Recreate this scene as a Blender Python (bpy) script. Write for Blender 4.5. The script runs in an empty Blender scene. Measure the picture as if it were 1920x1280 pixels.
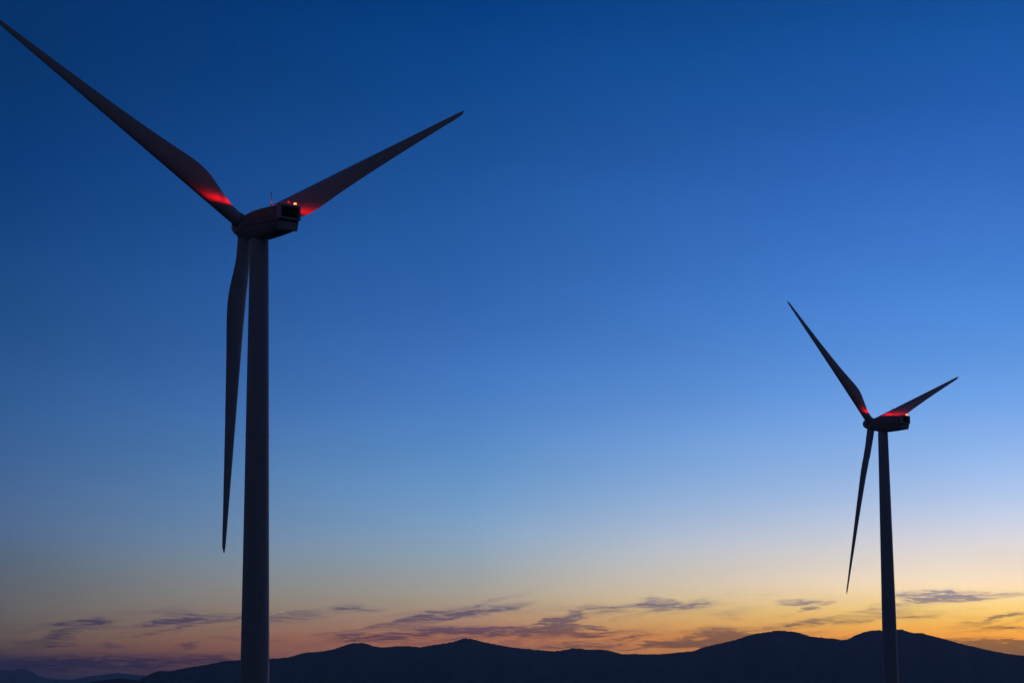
import bpy, bmesh, math, random
from mathutils import Vector, Matrix, noise
R = math.radians
PI = math.pi
S = bpy.context.scene
COL = S.collection

# ------------------------------------------------------------------ camera
PITCH, ROLL, LENS = 8.8, 0.41, 78.53
cam_d = bpy.data.cameras.new('camera')
cam_d.sensor_width = 36.0
cam_d.lens = LENS
cam_d.clip_start = 0.2
cam_d.clip_end = 200000.0
cam = bpy.data.objects.new('camera', cam_d)
COL.objects.link(cam)
cam.matrix_world = (Matrix.Rotation(R(90 + PITCH), 4, 'X') @ Matrix.Rotation(R(-ROLL), 4, 'Z'))
S.camera = cam
S.view_settings.view_transform = 'Standard'
S.view_settings.look = 'None'
S.view_settings.exposure = 0.0
S.view_settings.gamma = 1.0

# ------------------------------------------------------------------ dusk sky
SUNSET_AZ = 17.0            # degrees right of straight ahead; the sun is already under the horizon

MAIN =[ (-9.509,0.217),(-9.314,0.321),(-9.052,0.452),(-8.921,0.471),(-8.630,0.469),(-8.326,0.540),(-7.863,0.604),(-7.332,0.707),(-6.959,0.732),(-6.531,0.743),(-6.224,0.754),(-5.728,0.791),(-5.487,0.857),(-5.259,0.909),(-4.923,0.934),(-4.654,0.972),(-4.452,1.025),(-4.250,1.104),(-4.048,1.143),(-3.819,1.142),(-3.643,1.087),(-3.508,1.046),(-3.332,1.025),(-2.967,1.056),(-2.629,1.054),(-2.426,1.026),(-2.223,1.052),(-1.885,1.103),(-1.546,1.155),(-1.383,1.207),(-1.247,1.247),(-1.071,1.225),(-0.909,1.177),(-0.665,1.122),(-0.394,1.066),(-0.056,1.010),(0.351,0.960),(0.757,0.924),(1.028,0.895),(1.231,0.927),(1.503,0.972),(1.706,0.964),(1.841,0.942),(2.247,0.933),(2.449,0.898),(2.719,0.822),(2.854,0.814),(3.030,0.826),(3.191,0.811),(3.664,0.808),(4.001,0.832),(4.541,0.881),(4.812,0.972),(5.218,1.062),(5.623,1.152),(5.894,1.243),(6.164,1.308),(6.432,1.338),(6.634,1.370),(6.768,1.369),(7.101,1.339),(7.300,1.283),(7.472,1.221),(7.764,1.185),(8.096,1.155),(8.268,1.120),(8.428,1.139),(8.562,1.204),(8.724,1.282),(8.964,1.339),(9.163,1.357),(9.361,1.341),(9.626,1.365),(9.758,1.370),(9.888,1.322),(10.044,1.274),(10.254,1.272),(10.475,1.210),(10.735,1.141),(10.994,1.059),(11.187,1.004),(11.575,0.908),(11.961,0.812),(12.346,0.742),(12.731,0.686) ]
LOW =[ (-11.272,0.032),(-10.754,0.186),(-10.429,0.249),(-9.905,0.299),(-9.708,0.284),(-9.510,0.243),(-8.915,0.147),(-8.384,0.011) ]
FAR =[ (-12.837,0.525),(-12.578,0.498),(-12.450,0.510),(-12.348,0.556),(-12.257,0.562),(-12.127,0.509),(-11.995,0.429),(-11.864,0.363),(-11.668,0.310),(-11.408,0.282),(-11.017,0.279),(-10.692,0.356),(-10.235,0.406),(-9.974,0.431),(-9.710,0.416),(-9.446,0.375),(-9.051,0.359),(-8.520,0.237) ]
WISPS=[ (-8.477,1.710,1.231,0.082,6,0.85),(-8.147,1.883,0.752,0.041,0,0.3),(-10.917,1.663,1.026,0.055,3,0.4),(-10.591,1.728,0.342,0.096,5,0.4),(-11.368,1.373,0.479,0.150,14,0.4),(-11.493,1.149,0.383,0.048,1,0.4),(-10.119,1.145,0.301,0.068,-2,0.35),(-8.202,1.097,0.274,0.096,-2,0.45),(-9.847,0.668,2.326,0.233,0,0.5),(-12.068,0.744,1.368,0.123,-1,0.45),(-7.599,0.762,0.958,0.137,2,0.4),(-5.467,1.821,1.094,0.123,8,0.3),(-4.187,2.030,0.438,0.096,-2,0.35),(-1.408,1.840,1.778,0.109,8,0.7),(-0.049,1.993,0.301,0.055,10,0.3),(-4.386,1.333,0.752,0.068,1,0.6),(-3.576,1.207,1.094,0.082,0,0.35),(-1.138,1.448,1.300,0.096,-1,0.9),(-2.223,1.347,1.642,0.082,4,0.4),(-0.460,1.309,1.231,0.062,4,0.4),(1.102,1.566,0.657,0.233,20,1.15),(1.304,1.363,1.026,0.068,-5,0.5),(2.024,1.505,0.438,0.062,-1,0.7),(2.117,1.330,0.958,0.062,3,0.4),(2.927,1.229,0.547,0.048,7,0.6),(1.842,1.063,1.026,0.109,-1,0.5),(2.261,2.015,0.520,0.082,-2,0.4),(2.531,1.905,1.505,0.096,8,0.25),(3.686,2.097,0.492,0.123,-4,0.75),(4.699,2.060,0.492,0.096,3,0.5),(4.089,1.931,0.684,0.055,6,0.3),(4.343,1.056,0.903,0.068,-1,1.2),(5.515,1.140,1.026,0.260,-3,1.4),(7.188,2.100,0.465,0.082,-1,0.5),(7.612,1.961,0.520,0.048,12,0.45),(7.642,1.573,0.821,0.068,3,0.4),(6.569,1.464,0.821,0.082,6,0.35),(8.573,1.576,0.438,0.068,3,0.3),(8.913,1.839,0.752,0.096,14,0.25),(10.839,2.198,1.231,0.137,-1,0.8),(10.241,2.034,0.889,0.123,12,0.25),(9.768,1.695,1.026,0.041,0,0.3),(11.925,1.562,0.958,0.068,12,0.35),(12.644,1.697,0.616,0.055,4,0.6),(12.371,1.359,0.821,0.055,-2,0.5),(11.840,1.036,1.026,0.123,-1,1.1),(12.415,0.846,1.094,0.178,-6,1.3),(8.828,1.241,0.684,0.068,2,0.3),(-2.900,1.499,0.821,0.068,3,0.25),(6.966,1.260,0.821,0.068,4,0.3) ]


def lin(c):
    c /= 255.0
    return c / 12.92 if c <= 0.04045 else ((c + 0.055) / 1.055) ** 2.4

# sky colour (display values) against elevation in degrees, for three distances in azimuth from the sunset
SKY_NEAR = [(-1.00, (60.0, 40.0, 45.0)), (-0.30, (301.8, 199.4, 61.4)), (1.20, (324.6, 214.4, 66.1)), (1.59, (306.0, 235.6, 104.5)), (1.99, (299.1, 253.1, 159.3)), (2.52, (287.5, 256.1, 215.1)), (3.04, (262.2, 244.8, 227.4)), (3.71, (236.2, 235.4, 245.4)), (4.70, (190.8, 214.3, 251.9)), (5.70, (156.5, 195.1, 250.0)), (7.03, (119.0, 170.4, 240.3)), (9.03, (84.1, 144.3, 225.1)), (11.03, (65.5, 124.5, 208.6)), (13.02, (50.5, 105.8, 191.5)), (15.00, (33.5, 92.7, 173.3)), (16.90, (21.0, 80.8, 155.9)), (30.00, (10.0, 48.0, 110.0)), (90.00, (4.0, 26.0, 68.0))]
SKY_MID = [(-1.00, (40.0, 30.0, 45.0)), (-0.30, (199.5, 126.5, 89.5)), (1.27, (214.5, 136.0, 96.2)), (1.46, (207.4, 147.6, 114.2)), (1.86, (199.1, 164.1, 135.1)), (2.27, (190.4, 176.8, 157.1)), (2.67, (179.4, 179.2, 174.4)), (3.21, (163.4, 180.2, 192.8)), (3.89, (141.9, 174.5, 206.9)), (4.91, (116.3, 162.0, 210.4)), (5.93, (98.0, 149.8, 209.5)), (7.30, (77.8, 130.1, 202.0)), (9.35, (56.6, 108.6, 185.0)), (11.40, (41.9, 95.9, 170.6)), (13.45, (28.8, 82.6, 153.7)), (15.48, (15.6, 71.6, 140.8)), (17.42, (4.8, 61.3, 129.0)), (30.00, (5.0, 36.0, 88.0)), (90.00, (4.0, 26.0, 68.0))]
SKY_FAR = [(-1.00, (20.0, 20.0, 38.0)), (-0.30, (53.8, 47.0, 68.8)), (0.62, (57.9, 50.6, 73.9)), (0.85, (84.2, 66.5, 75.1)), (1.24, (113.1, 97.7, 83.9)), (1.64, (111.0, 102.7, 96.5)), (2.03, (109.3, 107.7, 107.6)), (2.56, (104.1, 109.5, 117.4)), (3.22, (94.0, 112.3, 132.1)), (3.88, (87.2, 114.0, 150.1)), (4.88, (76.4, 108.7, 154.6)), (5.88, (62.9, 102.9, 154.7)), (7.21, (50.0, 93.9, 151.6)), (9.21, (35.3, 82.0, 139.9)), (11.21, (22.3, 70.2, 130.3)), (13.21, (11.0, 59.6, 120.8)), (15.19, (7.9, 54.9, 111.5)), (17.09, (5.8, 49.9, 105.2)), (30.00, (4.0, 30.0, 72.0)), (90.00, (4.0, 26.0, 68.0))]
SKY_BACK = [(-1, (12, 12, 18)), (0, (38, 38, 52)), (4, (50, 47, 60)), (10, (46, 50, 64)), (30, (20, 30, 56)), (90, (4, 26, 68))]
E0, E1 = -1.0, 90.0

def ramp_pos(e):                     # square-root spacing gives the horizon most of the ramp
    return math.sqrt((e - E0) / (E1 - E0))

def build_world():
    w = bpy.data.worlds.new('World')
    S.world = w
    w.use_nodes = True
    nt = w.node_tree
    nt.nodes.clear()
    N = nt.nodes.new
    L = nt.links.new

    def setin(node, i, v):
        if hasattr(v, 'is_output') or isinstance(v, bpy.types.NodeSocket):
            L(v, node.inputs[i])
        else:
            node.inputs[i].default_value = v

    def mth(op, a, b=0.0, c=0.0, clamp=False):
        n = N('ShaderNodeMath'); n.operation = op; n.use_clamp = clamp
        setin(n, 0, a); setin(n, 1, b); setin(n, 2, c)
        return n.outputs[0]

    def mrange(v, a, b, c, d, kind='SMOOTHSTEP'):
        n = N('ShaderNodeMapRange'); n.interpolation_type = kind
        setin(n, 0, v)
        for i, x in enumerate((a, b, c, d)):
            n.inputs[i + 1].default_value = x
        return n.outputs[0]

    def mix(f, a, b, mode='MIX'):
        n = N('ShaderNodeMix'); n.data_type = 'RGBA'; n.blend_type = mode
        setin(n, 0, f)
        for i, x in ((6, a), (7, b)):
            if isinstance(x, bpy.types.NodeSocket): L(x, n.inputs[i])
            else: n.inputs[i].default_value = x
        return n.outputs[2]

    tc = N('ShaderNodeTexCoord')
    sp = N('ShaderNodeSeparateXYZ'); L(tc.outputs['Generated'], sp.inputs[0])
    x, y, z = sp.outputs
    deg = 180 / PI
    el = mth('MULTIPLY', mth('ARCSINE', mth('MINIMUM', mth('MAXIMUM', z, -1.0), 1.0)), deg)
    az = mth('MULTIPLY', mth('ARCTAN2', x, y), deg)
    d = mth('ABSOLUTE', mth('WRAP', mth('SUBTRACT', az, SUNSET_AZ), 180.0, -180.0))
    pos = mth('SQRT', mth('MULTIPLY', mth('MAXIMUM', mth('SUBTRACT', el, E0), 0.0), 1 / (E1 - E0)))

    def ramp(stops):
        n = N('ShaderNodeValToRGB')
        cr = n.color_ramp; cr.interpolation = 'B_SPLINE' if False else 'LINEAR'
        while len(cr.elements) < len(stops): cr.elements.new(0.5)
        for e, (ev, c) in zip(cr.elements, stops):
            e.position = 0.0
        for k, (ev, c) in enumerate(stops):
            cr.elements[k].position = ramp_pos(ev)
            cr.elements[k].color = (*[lin(q) for q in c], 1)
        L(pos, n.inputs[0])
        return n.outputs[0]

    def dense(stops):                # smooth in-between stops where the ramp bends most
        stops = [q for q in stops]
        ps = [ramp_pos(e) for e, c in stops]
        out = []
        extra = 32 - len(stops)
        for i in range(len(stops)):
            out.append(stops[i])
            if 0 < i < len(stops) - 2 and extra > 0:
                extra -= 1
                cs = []
                for ch in range(3):
                    y0, y1, y2, y3 = (stops[j][1][ch] for j in (i - 1, i, i + 1, i + 2))
                    v = (y1 + y2) / 2 + (y1 + y2 - y0 - y3) / 16
                    cs.append(min(420, max(0, min(max(v, min(y1, y2)), max(y1, y2)))))
                e = ((ps[i] + ps[i + 1]) / 2) ** 2 * (E1 - E0) + E0
                out.append((e, tuple(cs)))
        return out

    near, midc, farc, back = (ramp(dense(s)) for s in (SKY_NEAR, SKY_MID, SKY_FAR, SKY_BACK))
    sky = mix(mth("POWER", mrange(d, 4.0, 18.0, 0, 1, "LINEAR"), 1.25), near, midc)
    sky = mix(mrange(d, 17.8, 30.0, 0, 1, 'LINEAR'), sky, farc)
    sky = mix(mrange(d, 32.0, 75.0, 0, 1), sky, back)

    # cirrus: wisps at their own azimuth and elevation, frayed by streaky noise
    comb = N('ShaderNodeCombineXYZ'); L(az, comb.inputs[0]); L(el, comb.inputs[1])
    st = N('ShaderNodeMapping'); st.inputs['Scale'].default_value = (0.55, 2.6, 1); st.inputs['Rotation'].default_value = (0, 0, R(-4))
    L(comb.outputs[0], st.inputs[0])
    n1 = N('ShaderNodeTexNoise'); n1.inputs['Scale'].default_value = 1.6; n1.inputs['Detail'].default_value = 8; n1.inputs['Roughness'].default_value = 0.66
    L(st.outputs[0], n1.inputs['Vector'])
    vs = N('ShaderNodeVectorMath'); vs.operation = 'SUBTRACT'; L(n1.outputs['Color'], vs.inputs[0]); vs.inputs[1].default_value = (0.5, 0.5, 0.5)
    vm = N('ShaderNodeVectorMath'); vm.operation = 'MULTIPLY_ADD'; L(vs.outputs[0], vm.inputs[0]); vm.inputs[1].default_value = (2.1, 0.27, 0); L(comb.outputs[0], vm.inputs[2])
    warped = vm.outputs[0]
    acc = 0.0
    tails = [(a - wd * .55 * (1 if k % 3 else -1), e - .05, wd * 1.5, h * .55, tilt + 4, dn * .6) for k, (a, e, wd, h, tilt, dn) in enumerate(WISPS)]
    for (a, e, wd, h, tilt, dn) in WISPS + tails:
        mp = N('ShaderNodeMapping'); mp.vector_type = 'TEXTURE'
        mp.inputs['Location'].default_value = (a, e, 0); mp.inputs['Rotation'].default_value = (0, 0, R(tilt)); mp.inputs['Scale'].default_value = (wd * 1.3, h * 1.4, 1)
        L(warped, mp.inputs[0])
        g = N('ShaderNodeTexGradient'); g.gradient_type = 'SPHERICAL'; L(mp.outputs[0], g.inputs[0])
        acc = mth('MULTIPLY_ADD', g.outputs['Fac'], dn * 1.75, acc)
    s2 = N('ShaderNodeMapping'); s2.inputs['Scale'].default_value = (0.75, 9.0, 1); s2.inputs['Rotation'].default_value = (0, 0, R(-7))
    L(warped, s2.inputs[0])
    n2 = N('ShaderNodeTexNoise'); n2.inputs['Scale'].default_value = 2.6; n2.inputs['Detail'].default_value = 8; n2.inputs['Roughness'].default_value = 0.6
    L(s2.outputs[0], n2.inputs['Vector'])
    streak = mrange(n2.outputs['Fac'], 0.32, 0.66, 0.12, 1.5)
    n3 = N('ShaderNodeTexNoise'); n3.inputs['Scale'].default_value = 0.9; n3.inputs['Detail'].default_value = 7; n3.inputs['Roughness'].default_value = 0.6
    s3 = N('ShaderNodeMapping'); s3.inputs['Scale'].default_value = (0.42, 3.4, 1); s3.inputs['Rotation'].default_value = (0, 0, R(-6)); s3.inputs['Location'].default_value = (3.3, 1.7, 0)
    L(warped, s3.inputs[0]); L(s3.outputs[0], n3.inputs['Vector'])
    band = mth('MULTIPLY', mrange(el, 1.6, 2.7, 1, 0), mrange(el, -0.2, 0.4, 0, 1))
    veil = mth('MULTIPLY', mth('MULTIPLY', mrange(n3.outputs['Fac'], 0.50, 0.72, 0, 1), 0.40), band)
    cover = mth('MINIMUM', mth('ADD', mth('MULTIPLY', acc, streak), veil), 0.92)
    cloud = mix(1.0, sky, (0.28, 0.31, 0.76, 1), 'MULTIPLY')
    sky = mix(cover, sky, cloud)
    # barely visible unevenness of the clear air
    n4 = N('ShaderNodeTexNoise'); n4.inputs['Scale'].default_value = 0.16; n4.inputs['Detail'].default_value = 4
    s4 = N('ShaderNodeMapping'); s4.inputs['Scale'].default_value = (0.6, 2.2, 1); s4.inputs['Rotation'].default_value = (0, 0, R(-9))
    L(comb.outputs[0], s4.inputs[0]); L(s4.outputs[0], n4.inputs['Vector'])
    uneven = mrange(n4.outputs['Fac'], 0.3, 0.7, 0.965, 1.035)
    gr = N('ShaderNodeCombineXYZ')
    for i in range(3): L(uneven, gr.inputs[i])
    sky = mix(1.0, sky, gr.outputs[0], 'MULTIPLY')
    bg = N('ShaderNodeBackground'); L(sky, bg.inputs[0]); bg.inputs[1].default_value = 1.0
    out = N('ShaderNodeOutputWorld'); L(bg.outputs[0], out.inputs[0])
build_world()

# afterglow of the sun that has just set, skimming the right-hand sides of the towers
sun_d = bpy.data.lights.new('sun', 'SUN')
sun_d.energy = 0.02
sun_d.angle = R(12)
sun_d.color = (1.0, 0.55, 0.42)
sun = bpy.data.objects.new('sun', sun_d)
COL.objects.link(sun)
sun.rotation_euler = Vector((-math.sin(R(60)), -math.cos(R(60)), -math.tan(R(2.0)))).to_track_quat('-Z', 'Y').to_euler()

# ------------------------------------------------------------------ helpers
def mat(name, col, rough=0.5, spec=0.5, var=0.0, scale=1.0, metal=0.0, streaks=False, coords='Object'):
    m = bpy.data.materials.new(name); m.use_nodes = True
    nt = m.node_tree; b = nt.nodes['Principled BSDF']
    b.inputs['Base Color'].default_value = (*col, 1)
    b.inputs['Roughness'].default_value = rough
    b.inputs['Metallic'].default_value = metal
    b.inputs['Specular IOR Level'].default_value = spec
    if var:
        tc = nt.nodes.new('ShaderNodeTexCoord'); mp = nt.nodes.new('ShaderNodeMapping')
        if streaks: mp.inputs['Scale'].default_value = (3, 3, 0.12)
        n = nt.nodes.new('ShaderNodeTexNoise'); n.inputs['Scale'].default_value = scale; n.inputs['Detail'].default_value = 6
        r = nt.nodes.new('ShaderNodeMix'); r.data_type = 'RGBA'
        r.inputs[6].default_value = (*[c * (1 - var) for c in col], 1); r.inputs[7].default_value = (*[min(1, c * (1 + var)) for c in col], 1)
        L = nt.links.new
        L(tc.outputs[coords], mp.inputs[0]); L(mp.outputs[0], n.inputs['Vector']); L(n.outputs['Fac'], r.inputs[0]); L(r.outputs[2], b.inputs['Base Color'])
    return m

def link_mesh(name, bm, m, parent=None, smooth=False, angle=None):
    bmesh.ops.recalc_face_normals(bm, faces=bm.faces)
    me = bpy.data.meshes.new(name)
    if smooth:
        for f in bm.faces: f.smooth = True
        if angle:
            for e in bm.edges:
                if len(e.link_faces) == 2 and e.calc_face_angle(0) > R(angle): e.smooth = False
    bm.to_mesh(me); bm.free()
    if m: me.materials.append(m)
    o = bpy.data.objects.new(name, me)
    COL.objects.link(o)
    if parent: o.parent = parent
    return o

def loft(bm, rings, cap0=True, cap1=True, closed=True):
    vs = [[bm.verts.new(p) for p in ring] for ring in rings]
    n = len(vs[0])
    for a, b in zip(vs, vs[1:]):
        for i in range(n if closed else n - 1):
            bm.faces.new((a[i], a[(i + 1) % n], b[(i + 1) % n], b[i]))
    if cap0: bm.faces.new(vs[0][::-1])
    if cap1: bm.faces.new(vs[-1])
    return vs

def box(bm, x0, x1, y0, y1, z0, z1, bevel=0.0, shear=0.0):
    ps = [(x, y, z) for x in (x0, x1) for y in (y0, y1) for z in (z0, z1)]
    v = [bm.verts.new(p) for p in ps]
    fs = [bm.faces.new([v[i] for i in q]) for q in ((0, 1, 3, 2), (4, 6, 7, 5), (0, 4, 5, 1), (2, 3, 7, 6), (0, 2, 6, 4), (1, 5, 7, 3))]
    if bevel:
        es = {e for f in fs for e in f.edges}
        bmesh.ops.bevel(bm, geom=list(es), offset=bevel, segments=2, affect='EDGES', profile=0.5)

def tube(bm, p, q, r0, r1=None, n=10):
    r1 = r0 if r1 is None else r1
    p, q = Vector(p), Vector(q); dz = (q - p).normalized()
    ux = dz.orthogonal().normalized(); uy = dz.cross(ux)
    loft(bm, [[c + (ux * math.cos(t) + uy * math.sin(t)) * r for t in (2 * PI * k / n for k in range(n))] for c, r in ((p, r0), (q, r1))])

def lathe(bm, prof, n=24, axis=None, origin=(0, 0, 0)):     # prof: (radius, along)
    az = Vector(axis or (0, 0, 1)).normalized(); ux = az.orthogonal().normalized(); uy = az.cross(ux); o = Vector(origin)
    loft(bm, [[o + az * h + (ux * math.cos(t) + uy * math.sin(t)) * max(r, 1e-3) for t in (2 * PI * k / n for k in range(n))] for r, h in prof])

# ------------------------------------------------------------------ materials
PAINT = mat('tower_paint', (0.60, 0.61, 0.62), 0.45, 0.4, 0.10, 0.8, streaks=True)
SHELL = mat('nacelle_shell', (0.32, 0.33, 0.34), 0.5, 0.4, 0.15, 1.2)
BLADE = mat('blade_gelcoat', (0.62, 0.62, 0.62), 0.42, 0.4, 0.06, 0.5)
DARK = mat('grille_metal', (0.03, 0.03, 0.035), 0.6, 0.3, 0.2, 4)
STEEL = mat('mast_steel', (0.12, 0.12, 0.13), 0.5, 0.5, 0.2, 3)
SEAM = mat('seam_rubber', (0.08, 0.08, 0.09), 0.7, 0.3, 0.2, 3)

def lens_mat(name, power):
    m = bpy.data.materials.new(name); m.use_nodes = True
    nt = m.node_tree; nt.nodes.clear()
    e = nt.nodes.new('ShaderNodeEmission'); e.inputs[0].default_value = (1.0, 0.17, 0.03, 1); e.inputs[1].default_value = power
    t = nt.nodes.new('ShaderNodeBsdfTransparent'); t.inputs[0].default_value = (0.9, 0.05, 0.03, 1)
    a = nt.nodes.new('ShaderNodeAddShader'); o = nt.nodes.new('ShaderNodeOutputMaterial')
    nt.links.new(e.outputs[0], a.inputs[0]); nt.links.new(t.outputs[0], a.inputs[1]); nt.links.new(a.outputs[0], o.inputs[0])
    return m
LENS_BRIGHT = lens_mat('beacon_lens_bright', 6.0)
LENS_DIM = lens_mat('beacon_lens_dim', 0.55)

# ------------------------------------------------------------------ wind turbine
TOWER_H = 80.0
BL = 45.0
TILT = R(3.92)
HUB_OFF, HUB_UP = 3.45, 2.37        # hub centre: ahead of the tower axis (local -X) and above the tower top
CONE = R(-1.98)

CHORD = [(0, 1.9), (.03, 1.9), (.06, 1.98), (.09, 2.25), (.12, 2.65), (.15, 3.02), (.18, 3.30), (.21, 3.42), (.25, 3.36), (.30, 3.10), (.36, 2.78),
         (.43, 2.46), (.5, 2.18), (.58, 1.88), (.66, 1.60), (.74, 1.34), (.82, 1.08), (.89, .86), (.94, .72), (.975, .60), (.99, .48), (.997, .36), (1.0, .16)]
def interp(tab, t):
    for (a, va), (b, vb) in zip(tab, tab[1:]):
        if t <= b: return va + (vb - va) * (t - a) / (b - a)
    return tab[-1][1]
def smooth_interp(tab, t):
    return sum(interp(tab, min(1, max(0, t + k * .008))) for k in (-2, -1, 0, 1, 2)) / 5 if 0.02 < t < .97 else interp(tab, t)

def blade_mesh():
    bm = bmesh.new()
    rings = []
    NS, NP = 64, 28
    for k in range(NS + 1):
        t = (k / NS)
        t = t if k == NS else t * (1 - .0) 
        c = smooth_interp(CHORD, t)
        le = 0.95 - 0.82 * t
        le = le if t < .97 else le * (0.35 + .65 * math.sqrt(max(0, (1 - t) / .03)))
        le = min(le, c * .5 + .45 * max(0, 1 - t * 2))
        tc = interp([(0, 1.0), (.03, 1.0), (.06, .95), (.12, .62), (.2, .38), (.3, .29), (.5, .22), (.8, .17), (1, .15)], t)
        rnd = interp([(0, 1), (.04, 1), (.14, .25), (.2, 0), (1, 0)], t)
        tw = R(interp([(0, 15), (.2, 13), (.3, 9), (.5, 4.5), (.75, 1.8), (1, 0)], t) + 3.0)
        tw = -tw
        bend = 1.1 * t * t
        ring = []
        for j in range(NP):
            u = 2 * PI * j / NP
            xc = 0.5 * (1 + math.cos(u))                  # 1 at leading edge
            s = 1 - xc
            thick = 5 * tc * (0.2969 * math.sqrt(s) - 0.126 * s - 0.3516 * s * s + 0.2843 * s ** 3 - 0.1036 * s ** 4)
            ya = thick * (1 if math.sin(u) >= 0 else -1) * (1.15 if math.sin(u) > 0 else .85)
            yc = 0.5 * tc * math.sin(u)
            yy = (ya * (1 - rnd) + yc * rnd) * c
            xx = le - s * c
            ring.append((xx * math.cos(tw) - yy * math.sin(tw), xx * math.sin(tw) + yy * math.cos(tw) + bend * 0 , t * (BL - 1.0) + 1.0))
        rings.append(ring)
    loft(bm, rings)
    return bm

def droop(root):
    # the whole housing hangs a few degrees tail-down, in line with the tilted shaft
    for o in root.children:
        for q in [o] + list(o.children):
            if q.type == 'MESH' and q.name.split('.')[0] not in ('tower', 'rotor_hub', 'blade', 'root_collar'):
                for v in q.data.vertices:
                    if v.co.x > 0: v.co.x *= .935
                    v.co.z -= .056 * (v.co.x + 1.0)
            elif q.type == 'LIGHT':
                q.location.x *= .935; q.location.z -= .056 * (q.location.x + 1.0)

def make_turbine():
    root = bpy.data.objects.new('wind_turbine', None)
    root.empty_display_size = 4
    COL.objects.link(root)
    # tower: three rolled cans with a flange lip where they meet
    bm = bmesh.new()
    def tr(z): return 2.16 + (1.27 - 2.16) * (z / TOWER_H) ** 1.0
    prof = [(2.35, -0.6), (2.35, 0.0), (tr(0), 0.02)]
    for j in (26.5, 53.0):
        prof += [(tr(j), j - .13), (tr(j) + .035, j - .12), (tr(j) + .035, j + .12), (tr(j), j + .13)]
    prof += [(tr(79.4), 79.4), (1.25, 79.45), (1.25, 79.9), (1.2, 80.05)]
    lathe(bm, prof, 64)
    link_mesh('tower', bm, PAINT, root, smooth=True, angle=35)
    # nacelle shell, nose at -x, tail at +x
    T = TOWER_H
    bm = bmesh.new()
    secs = [(-2.55, 1.25, .75, 3.00), (-2.3, 1.45, .42, 3.22), (-1.3, 1.60, .12, 3.55), (0.0, 1.66, .0, 3.78), (1.6, 1.68, .02, 3.92), (4.2, 1.68, .22, 3.98), (6.6, 1.66, .46, 3.96), (7.25, 1.64, .55, 3.92)]
    rings = []
    for x, w, zb, zt in secs:
        h = zt - zb
        half = [(0, zb), (w * .62, zb), (w * .80, zb + .06 * h), (w * .97, zb + .26 * h), (w, zb + .38 * h), (w, zb + .80 * h), (w * .97, zb + .90 * h), (w * .86, zb + .97 * h), (w * .70, zt), (0, zt + .05)]
        ring = [(x, y, T + z) for y, z in half] + [(x, -y, T + z) for y, z in half[-2:0:-1]]
        rings.append(ring)
    loft(bm, rings)
    nac = link_mesh('nacelle', bm, SHELL, root, smooth=True, angle=22)
    # side seams and service strip along both flanks
    for sy in (-1, 1):
        bm = bmesh.new()
        box(bm, -1.2, 7.0, sy * 1.665 if sy > 0 else -1.72, 1.72 if sy > 0 else sy * 1.665, T + 1.72, T + 1.80)
        link_mesh('seam_strip', bm, SEAM, nac)
        bm = bmesh.new()
        box(bm, 0.4, 6.4, sy * 1.66 if sy > 0 else -1.735, 1.735 if sy > 0 else sy * 1.66, T + 2.55, T + 2.70, .02)
        link_mesh('side_rail', bm, SHELL, nac)
    # roof hump over the gearbox and hatch
    bm = bmesh.new(); box(bm, 1.5, 3.4, -.8, .8, T + 3.90, T + 4.10, .06)
    link_mesh('roof_hatch', bm, SHELL, nac)
    # tail: overhanging cooler frame round a dark opening, a slot, and a slanted lower panel
    bm = bmesh.new()
    x0, x1 = 7.2, 7.95
    box(bm, x0, x1, -1.72, -1.42, T + 2.0, T + 4.02, .05)
    box(bm, x0, x1, 1.42, 1.72, T + 2.0, T + 4.02, .05)
    box(bm, x0, x1 + .02, -1.725, 1.725, T + 3.74, T + 4.06, .07)
    box(bm, x0, x1 - .02, -1.43, 1.43, T + 2.02, T + 2.26, .04)
    link_mesh('cooler_frame', bm, PAINT, root)
    bm = bmesh.new()
    box(bm, 7.26, 7.40, -1.43, 1.43, T + 2.25, T + 3.76)
    for k in range(9):
        z = T + 2.36 + k * .16
        box(bm, 7.39, 7.52, -1.42, 1.42, z, z + .035)
    for k in range(3):
        box(bm, 7.45, 7.56, -.75 + k * .72, -.70 + k * .72, T + 2.26, T + 3.75)
    link_mesh('cooler_grille', bm, DARK, root)
    bm = bmesh.new()
    prof = [(7.2, .60), (7.36, .52), (7.50, .62), (7.82, 1.64), (7.2, 1.68)]
    loft(bm, [[(x, y, T + z) for x, z in prof] for y in (-1.46, 1.46)])
    bmesh.ops.bevel(bm, geom=list(bm.edges), offset=.05, segments=2, affect='EDGES')
    link_mesh('rear_panel', bm, PAINT, root)
    bm = bmesh.new()
    box(bm, 7.2, 7.7, -1.5, 1.5, T + 1.69, T + 2.01)
    link_mesh('vent_slot', bm, DARK, root)
    # wind mast
    bm = bmesh.new()
    tube(bm, (3.9, -.55, T + 3.95), (3.9, -.55, T + 4.9), .07, .055)
    tube(bm, (3.9, -.55, T + 4.9), (3.9, -.55, T + 6.0), .05, .03)
    tube(bm, (3.9, -.55, T + 4.75), (6.4, -.55, T + 3.98), .018, n=6)
    box(bm, 3.7, 4.1, -.75, -.35, T + 3.95, T + 4.12)
    mast = link_mesh('wind_mast', bm, STEEL, root)
    bm = bmesh.new()
    lathe(bm, [(.02, 0), (.09, .02), (.1, .08), (.03, .14)], 10, origin=(3.9, -.55, T + 5.98))
    link_mesh('anemometer', bm, STEEL, mast)
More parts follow.
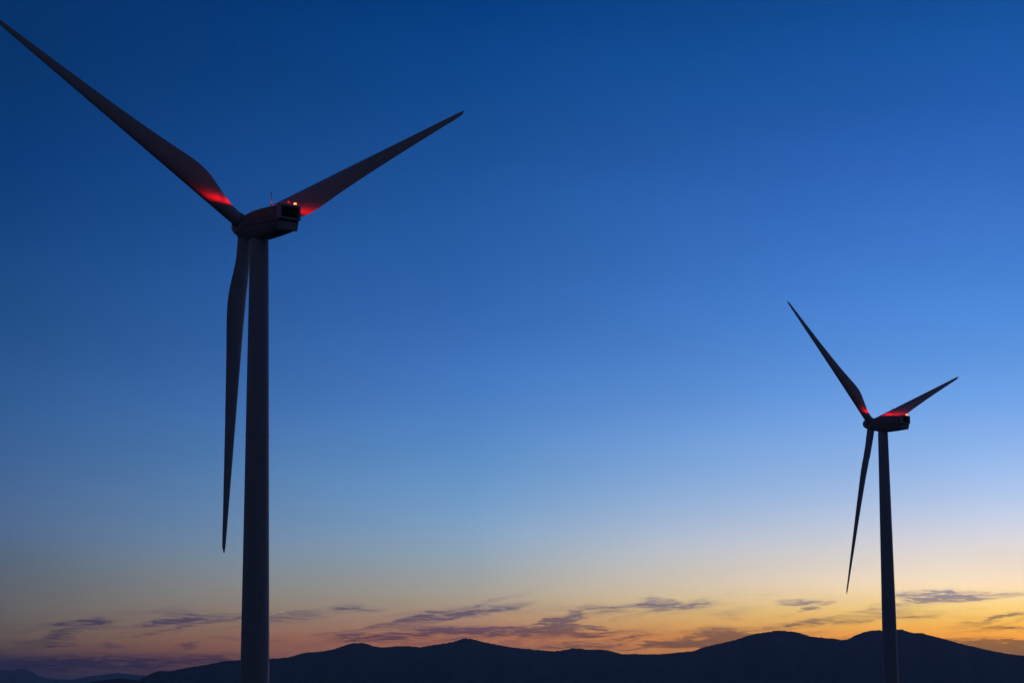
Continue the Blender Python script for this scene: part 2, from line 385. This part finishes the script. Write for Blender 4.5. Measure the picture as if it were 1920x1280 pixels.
    # two obstruction lights on the tail of the roof
    for (bx, by, hgt, lm, pw, rad) in ((7.1, 1.32, .26, LENS_BRIGHT, 1, .19), (6.9, .36, .50, LENS_DIM, 0, .10)):
        bm = bmesh.new()
        zb = T + 4.0
        lathe(bm, [(rad * 1.5, 0), (rad * 1.5, .05), (rad * .7, .08), (rad * .7, hgt - .08), (rad * 1.2, hgt - .05), (rad * 1.2, hgt)], 20, origin=(bx, by, zb))
        bc = link_mesh('beacon', bm, STEEL, root, smooth=True, angle=35)
        bm = bmesh.new()
        lathe(bm, [(rad, .005), (rad, rad * .7), (rad * .85, rad * 1.1), (rad * .45, rad * 1.35), (0.01, rad * 1.42)], 20, origin=(bx, by, zb + hgt))
        link_mesh('beacon_lens', bm, lm, bc, smooth=True)
        if pw:
            beacon_light(bc, (bx, by, zb + hgt + rad))
    # rotor
    hub_c = Vector((-HUB_OFF, 0, T + HUB_UP))
    a = Vector((-math.cos(TILT), 0, math.sin(TILT)))         # toward the nose
    bm = bmesh.new()
    lathe(bm, [(1.15, -1.6), (1.42, -1.25), (1.52, -.6), (1.55, 0), (1.5, .5), (1.38, 1.1), (1.2, 1.7), (.92, 2.2), (.55, 2.48), (.2, 2.6), (0.01, 2.62)], 36, axis=a, origin=hub_c)
    link_mesh('rotor_hub', bm, BLADE, root, smooth=True, angle=50)
    b0 = link_mesh('blade', blade_mesh(), BLADE, root, smooth=True, angle=60)
    bm = bmesh.new()
    lathe(bm, [(1.06, 1.22), (1.08, 1.28), (1.08, 1.62), (1.06, 1.68)], 28)
    c0 = link_mesh('root_collar', bm, SHELL, b0, smooth=True, angle=35)
    droop(root)
    for k in range(2):
        b = b0.copy(); COL.objects.link(b); b.parent = root
        c = c0.copy(); COL.objects.link(c); c.parent = b
    return root

def beacon_light(parent, loc):
    ld = bpy.data.lights.new('beacon_light', 'POINT')
    ld.energy = BEACON_W
    ld.color = (1.0, 0.004, 0.002)
    ld.shadow_soft_size = 0.22
    ld.use_nodes = True
    nt = ld.node_tree
    em = nt.nodes['Emission']
    # the drum lens throws a flat fan: nothing below the horizontal, bright for a few degrees, a weak skirt above
    tc = nt.nodes.new('ShaderNodeTexCoord'); sp = nt.nodes.new('ShaderNodeSeparateXYZ'); r = nt.nodes.new('ShaderNodeValToRGB'); mp = nt.nodes.new('ShaderNodeMapRange')
    mp.inputs[1].default_value = -.5; mp.inputs[2].default_value = .5
    nt.links.new(tc.outputs['Normal'], sp.inputs[0]); nt.links.new(sp.outputs[2], mp.inputs[0]); nt.links.new(mp.outputs[0], r.inputs[0]); nt.links.new(r.outputs[0], em.inputs['Strength'])
    cr = r.color_ramp
    st = [(.0, .0), (.582, .0), (.597, .95), (.628, 1.0), (.655, .42), (.68, .12), (.73, .014), (1.0, .005)]
    while len(cr.elements) < len(st): cr.elements.new(.5)
    for e, (p, v) in zip(cr.elements, st):
        e.position = p
    for k, (p, v) in enumerate(st):
        cr.elements[k].position = p; cr.elements[k].color = (v, v, v, 1)
    o = bpy.data.objects.new('beacon_light', ld)
    COL.objects.link(o); o.parent = parent; o.location = loc
BEACON_W = 11000.0

def pose_blades(root, phase):
    a = Vector((-math.cos(TILT), 0, math.sin(TILT)))
    hub_c = Vector((-HUB_OFF, 0, TOWER_H + HUB_UP))
    rt = Vector((0, -1, 0)); rt = Vector((0, 1, 0))
    up = Vector((math.sin(TILT), 0, math.cos(TILT)))
    rt = a.cross(up)                                        # the viewer's right when looking along a
    for k, b in enumerate([c for c in root.children if c.name.split('.')[0] == 'blade']):
        t = phase + k * 2 * PI / 3
        span0 = up * math.cos(t) - rt * math.sin(t)
        motion = -up * math.sin(t) - rt * math.cos(t)
        span = span0 * math.cos(CONE) - a * math.sin(CONE)
        yb = span.cross(motion).normalized()
        xb = yb.cross(span).normalized()
        M = Matrix((xb, yb, span)).transposed().to_4x4()
        M.translation = hub_c
        b.matrix_local = M

def copy_tree(o, parent=None):
    c = o.copy(); COL.objects.link(c); c.parent = parent
    for ch in list(o.children): copy_tree(ch, c)
    return c

def place(root, hub_world, yaw, phase):
    # yaw: azimuth of the nose; local -X must point to (sin yaw, cos yaw)
    ang = math.atan2(-math.cos(yaw), -math.sin(yaw))
    M = Matrix.Rotation(ang, 4, 'Z')
    off = M @ Vector((-HUB_OFF, 0, TOWER_H + HUB_UP))
    root.rotation_euler = (0, 0, ang)
    root.location = Vector(hub_world) - off
    pose_blades(root, phase)

t1 = make_turbine()
t2 = copy_tree(t1)
place(t1, (-36.73, 302.83, 63.27), R(-40.13), R(60.22))
place(t2, (93.89, 580.54, 67.42), R(-45.34), R(51.25))
for o, lab in ((t1, 'large near wind turbine with whip mast and two red beacons lit on its nacelle roof'),
               (t2, 'smaller distant wind turbine standing in front of the twin-humped hill and orange glow')):
    o['label'] = lab; o['category'] = 'wind turbine'; o['group'] = 'wind turbines at dusk'

# ------------------------------------------------------------------ terrain
SOIL = mat('dry_grassland', (0.055, 0.055, 0.032), 0.95, 0.1, 0.45, 0.02)
WOOD = mat('wooded_slope', (0.115, 0.125, 0.105), 0.95, 0.1, 0.40, 0.02)
ROCK = mat('far_slope', (0.06, 0.065, 0.06), 0.95, 0.1, 0.3, 0.002)

def sstep(a, b, x):
    t = min(1, max(0, (x - a) / (b - a))); return t * t * (3 - 2 * t)
ZV = -160.0
def ground_z(x, y):
    d = math.hypot(x, y)
    z = -1.9 - 16.5 * sstep(20, 240, d)
    z += 4.6 * math.exp(-((x - 94.7) ** 2 + (y - 583) ** 2) / 150 ** 2) * 1.0
    z -= (ZV * -1 - 18) * sstep(800, 3000, d)
    if d > 15:
        z += noise.noise(Vector((x / 90, y / 90, 1))) * .8 * sstep(15, 120, d) * (1 - sstep(60, 20, math.hypot(x + 34, y - 299)))
        z += noise.noise(Vector((x / 900, y / 900, 4))) * 14 * sstep(1200, 3500, d)
    return z

bm = bmesh.new()
NR, NA = 120, 160
c = bm.verts.new((0, 0, ground_z(0, 0)))
prev = None
for i in range(NR):
    r = 2.0 * (40000 / 2.0) ** (i / (NR - 1))
    ring = [bm.verts.new((r * math.cos(2 * PI * j / NA), r * math.sin(2 * PI * j / NA), ground_z(r * math.cos(2 * PI * j / NA), r * math.sin(2 * PI * j / NA)))) for j in range(NA)]
    for j in range(NA):
        k = (j + 1) % NA
        bm.faces.new((c, ring[j], ring[k]) if prev is None else (prev[j], ring[j], ring[k], prev[k]))
    prev = ring
g = link_mesh('ground', bm, SOIL, smooth=True)
g['kind'] = 'structure'

def ridge(name, table, dist, front, rear, m, step, edge, bump, seed):
    """A hill range: its crest follows the skyline table (azimuth, elevation), its two flanks run down to the valley."""
    bm = bmesh.new()
    a0, a1 = table[0][0], table[-1][0]
    rows = [-1, -.86, -.7, -.54, -.4, -.28, -.18, -.11, -.06, -.03, -.012, 0, .012, .03, .07, .14, .25, .4, .6, .8, 1]
    lo, hi = a0 - edge[0], a1 + edge[1]
    n = int((hi - lo) / step)
    prev = None
    for i in range(n + 1):
        az = lo + (hi - lo) * i / n
        if az < a0: e = table[0][1] * (1 - sstep(0, edge[0], a0 - az)) - .3 * sstep(0, edge[0], a0 - az)
        elif az > a1: e = table[-1][1] * (1 - sstep(0, edge[1], az - a1)) - .3 * sstep(0, edge[1], az - a1)
        else: e = sum(interp(table, min(a1, max(a0, az + q * .035))) for q in (-1, 0, 1)) / 3
        dc = dist * (1 + .07 * noise.noise(Vector((az * .25, seed, 0))))
        zc = dc * math.tan(R(e))
        s, co = math.sin(R(az)), math.cos(R(az))
        col = []
        for v in rows:
            d = dc + (front if v < 0 else rear) * v
            f = 1 - abs(v)
            shape = (f ** 1.5) * .75 + .25 * f
            if v < 0:
                shape *= 1 + .18 * noise.noise(Vector((az * 2.2, v * 3, seed + 5))) * min(1, abs(v) * 6) * (1 if abs(v) < 1 else 0)
            z = ZV - 3 + (zc - ZV + 3) * shape
            if abs(v) < .5: z += bump * (noise.noise(Vector((az * 26, v * 40, seed))) * .6 + noise.noise(Vector((az * 70, v * 90, seed + 2))) * .4)
            lim = math.tan(R(e) + .0001) * d
            if v < 0 and v > -.95: z = min(z, math.tan(R(e)) * d - 1.2 * min(1, abs(v) * 20))
            col.append(bm.verts.new((d * s, d * co, z)))
        if prev:
            for p, q, u, w in zip(prev, prev[1:], col, col[1:]): bm.faces.new((p, u, w, q))
        prev = col
    o = link_mesh(name, bm, m, smooth=True)
    o['kind'] = 'structure'
    return o

ridge('hills', MAIN, 5200, 1900, 2300, WOOD, .02, (1.2, 12), 1.3, 3.0)
ridge('low_hills', LOW, 4000, 900, 900, WOOD, .03, (2.0, 2.0), 1.2, 8.0)
ridge('mountains', FAR, 15000, 4000, 4000, ROCK, .03, (9, 3), 6, 12.0)

# woods whose tree tops roughen the skyline of the hills
rnd = random.Random(5)
bm = bmesh.new()
for i in range(3600):
    az = rnd.uniform(-9.4, 14)
    e = interp(MAIN, az) if az < MAIN[-1][0] else MAIN[-1][1] * (1 - sstep(0, 12, az - MAIN[-1][0])) - .3 * sstep(0, 12, az - MAIN[-1][0])
    dc = 5200 * (1 + .07 * noise.noise(Vector((az * .25, 3.0, 0))))
    clump = noise.noise(Vector((az * 9, 7, 1)))
    if clump < -.15 and rnd.random() < .7: continue
    d = dc + rnd.uniform(-60, 40)
    r = rnd.uniform(1.2, 2.3) * (1 + .35 * max(0, clump))
    z = dc * math.tan(R(e)) - abs(d - dc) * .035 - .6
    M = Matrix.Translation((d * math.sin(R(az)), d * math.cos(R(az)), z)) @ Matrix.Diagonal((r, r, r * rnd.uniform(.7, 1.1), 1)) @ Matrix.Rotation(rnd.uniform(0, 6), 4, 'Z')
    bmesh.ops.create_icosphere(bm, subdivisions=1, radius=1, matrix=M)
f = link_mesh('far_woods', bm, WOOD)
f['kind'] = 'stuff'; f['label'] = 'dark woods roughening the crest of the hills'

# small radio mast on the left-hand summit
bm = bmesh.new()
maz, md = -4.06, 5200 * (1 + .07 * noise.noise(Vector((-4.06 * .25, 3.0, 0))))
mx, my, mz = md * math.sin(R(maz)), md * math.cos(R(maz)), md * math.tan(R(1.143))
tube(bm, (mx, my, mz - 4), (mx, my, mz + 10), .4, .2, 8)
for k, hh in enumerate((4, 6, 8)):
    tube(bm, (mx - 1.6, my, mz + hh), (mx + 1.6, my, mz + hh), .12, n=6)
lathe(bm, [(.8, 0), (.8, .8)], 10, axis=(0, -1, 0), origin=(mx + .9, my - .3, mz + 7))
o = link_mesh('radio_mast', bm, STEEL)
o['label'] = 'tiny dark radio mast on a summit of the far hills'; o['category'] = 'mast'

# ------------------------------------------------------------------ air
bm = bmesh.new()
box(bm, -42000, 42000, -42000, 42000, -185, 165)
hz = bpy.data.materials.new('evening_air'); hz.use_nodes = True
nt = hz.node_tree; nt.nodes.clear()
pv = nt.nodes.new('ShaderNodeVolumePrincipled'); om = nt.nodes.new('ShaderNodeOutputMaterial')
pv.inputs['Color'].default_value = (0.80, 0.88, 1.0, 1); pv.inputs['Density'].default_value = 8e-5; pv.inputs['Anisotropy'].default_value = 0.42
nt.links.new(pv.outputs[0], om.inputs['Volume'])
h = link_mesh('haze', bm, hz)
h['kind'] = 'stuff'
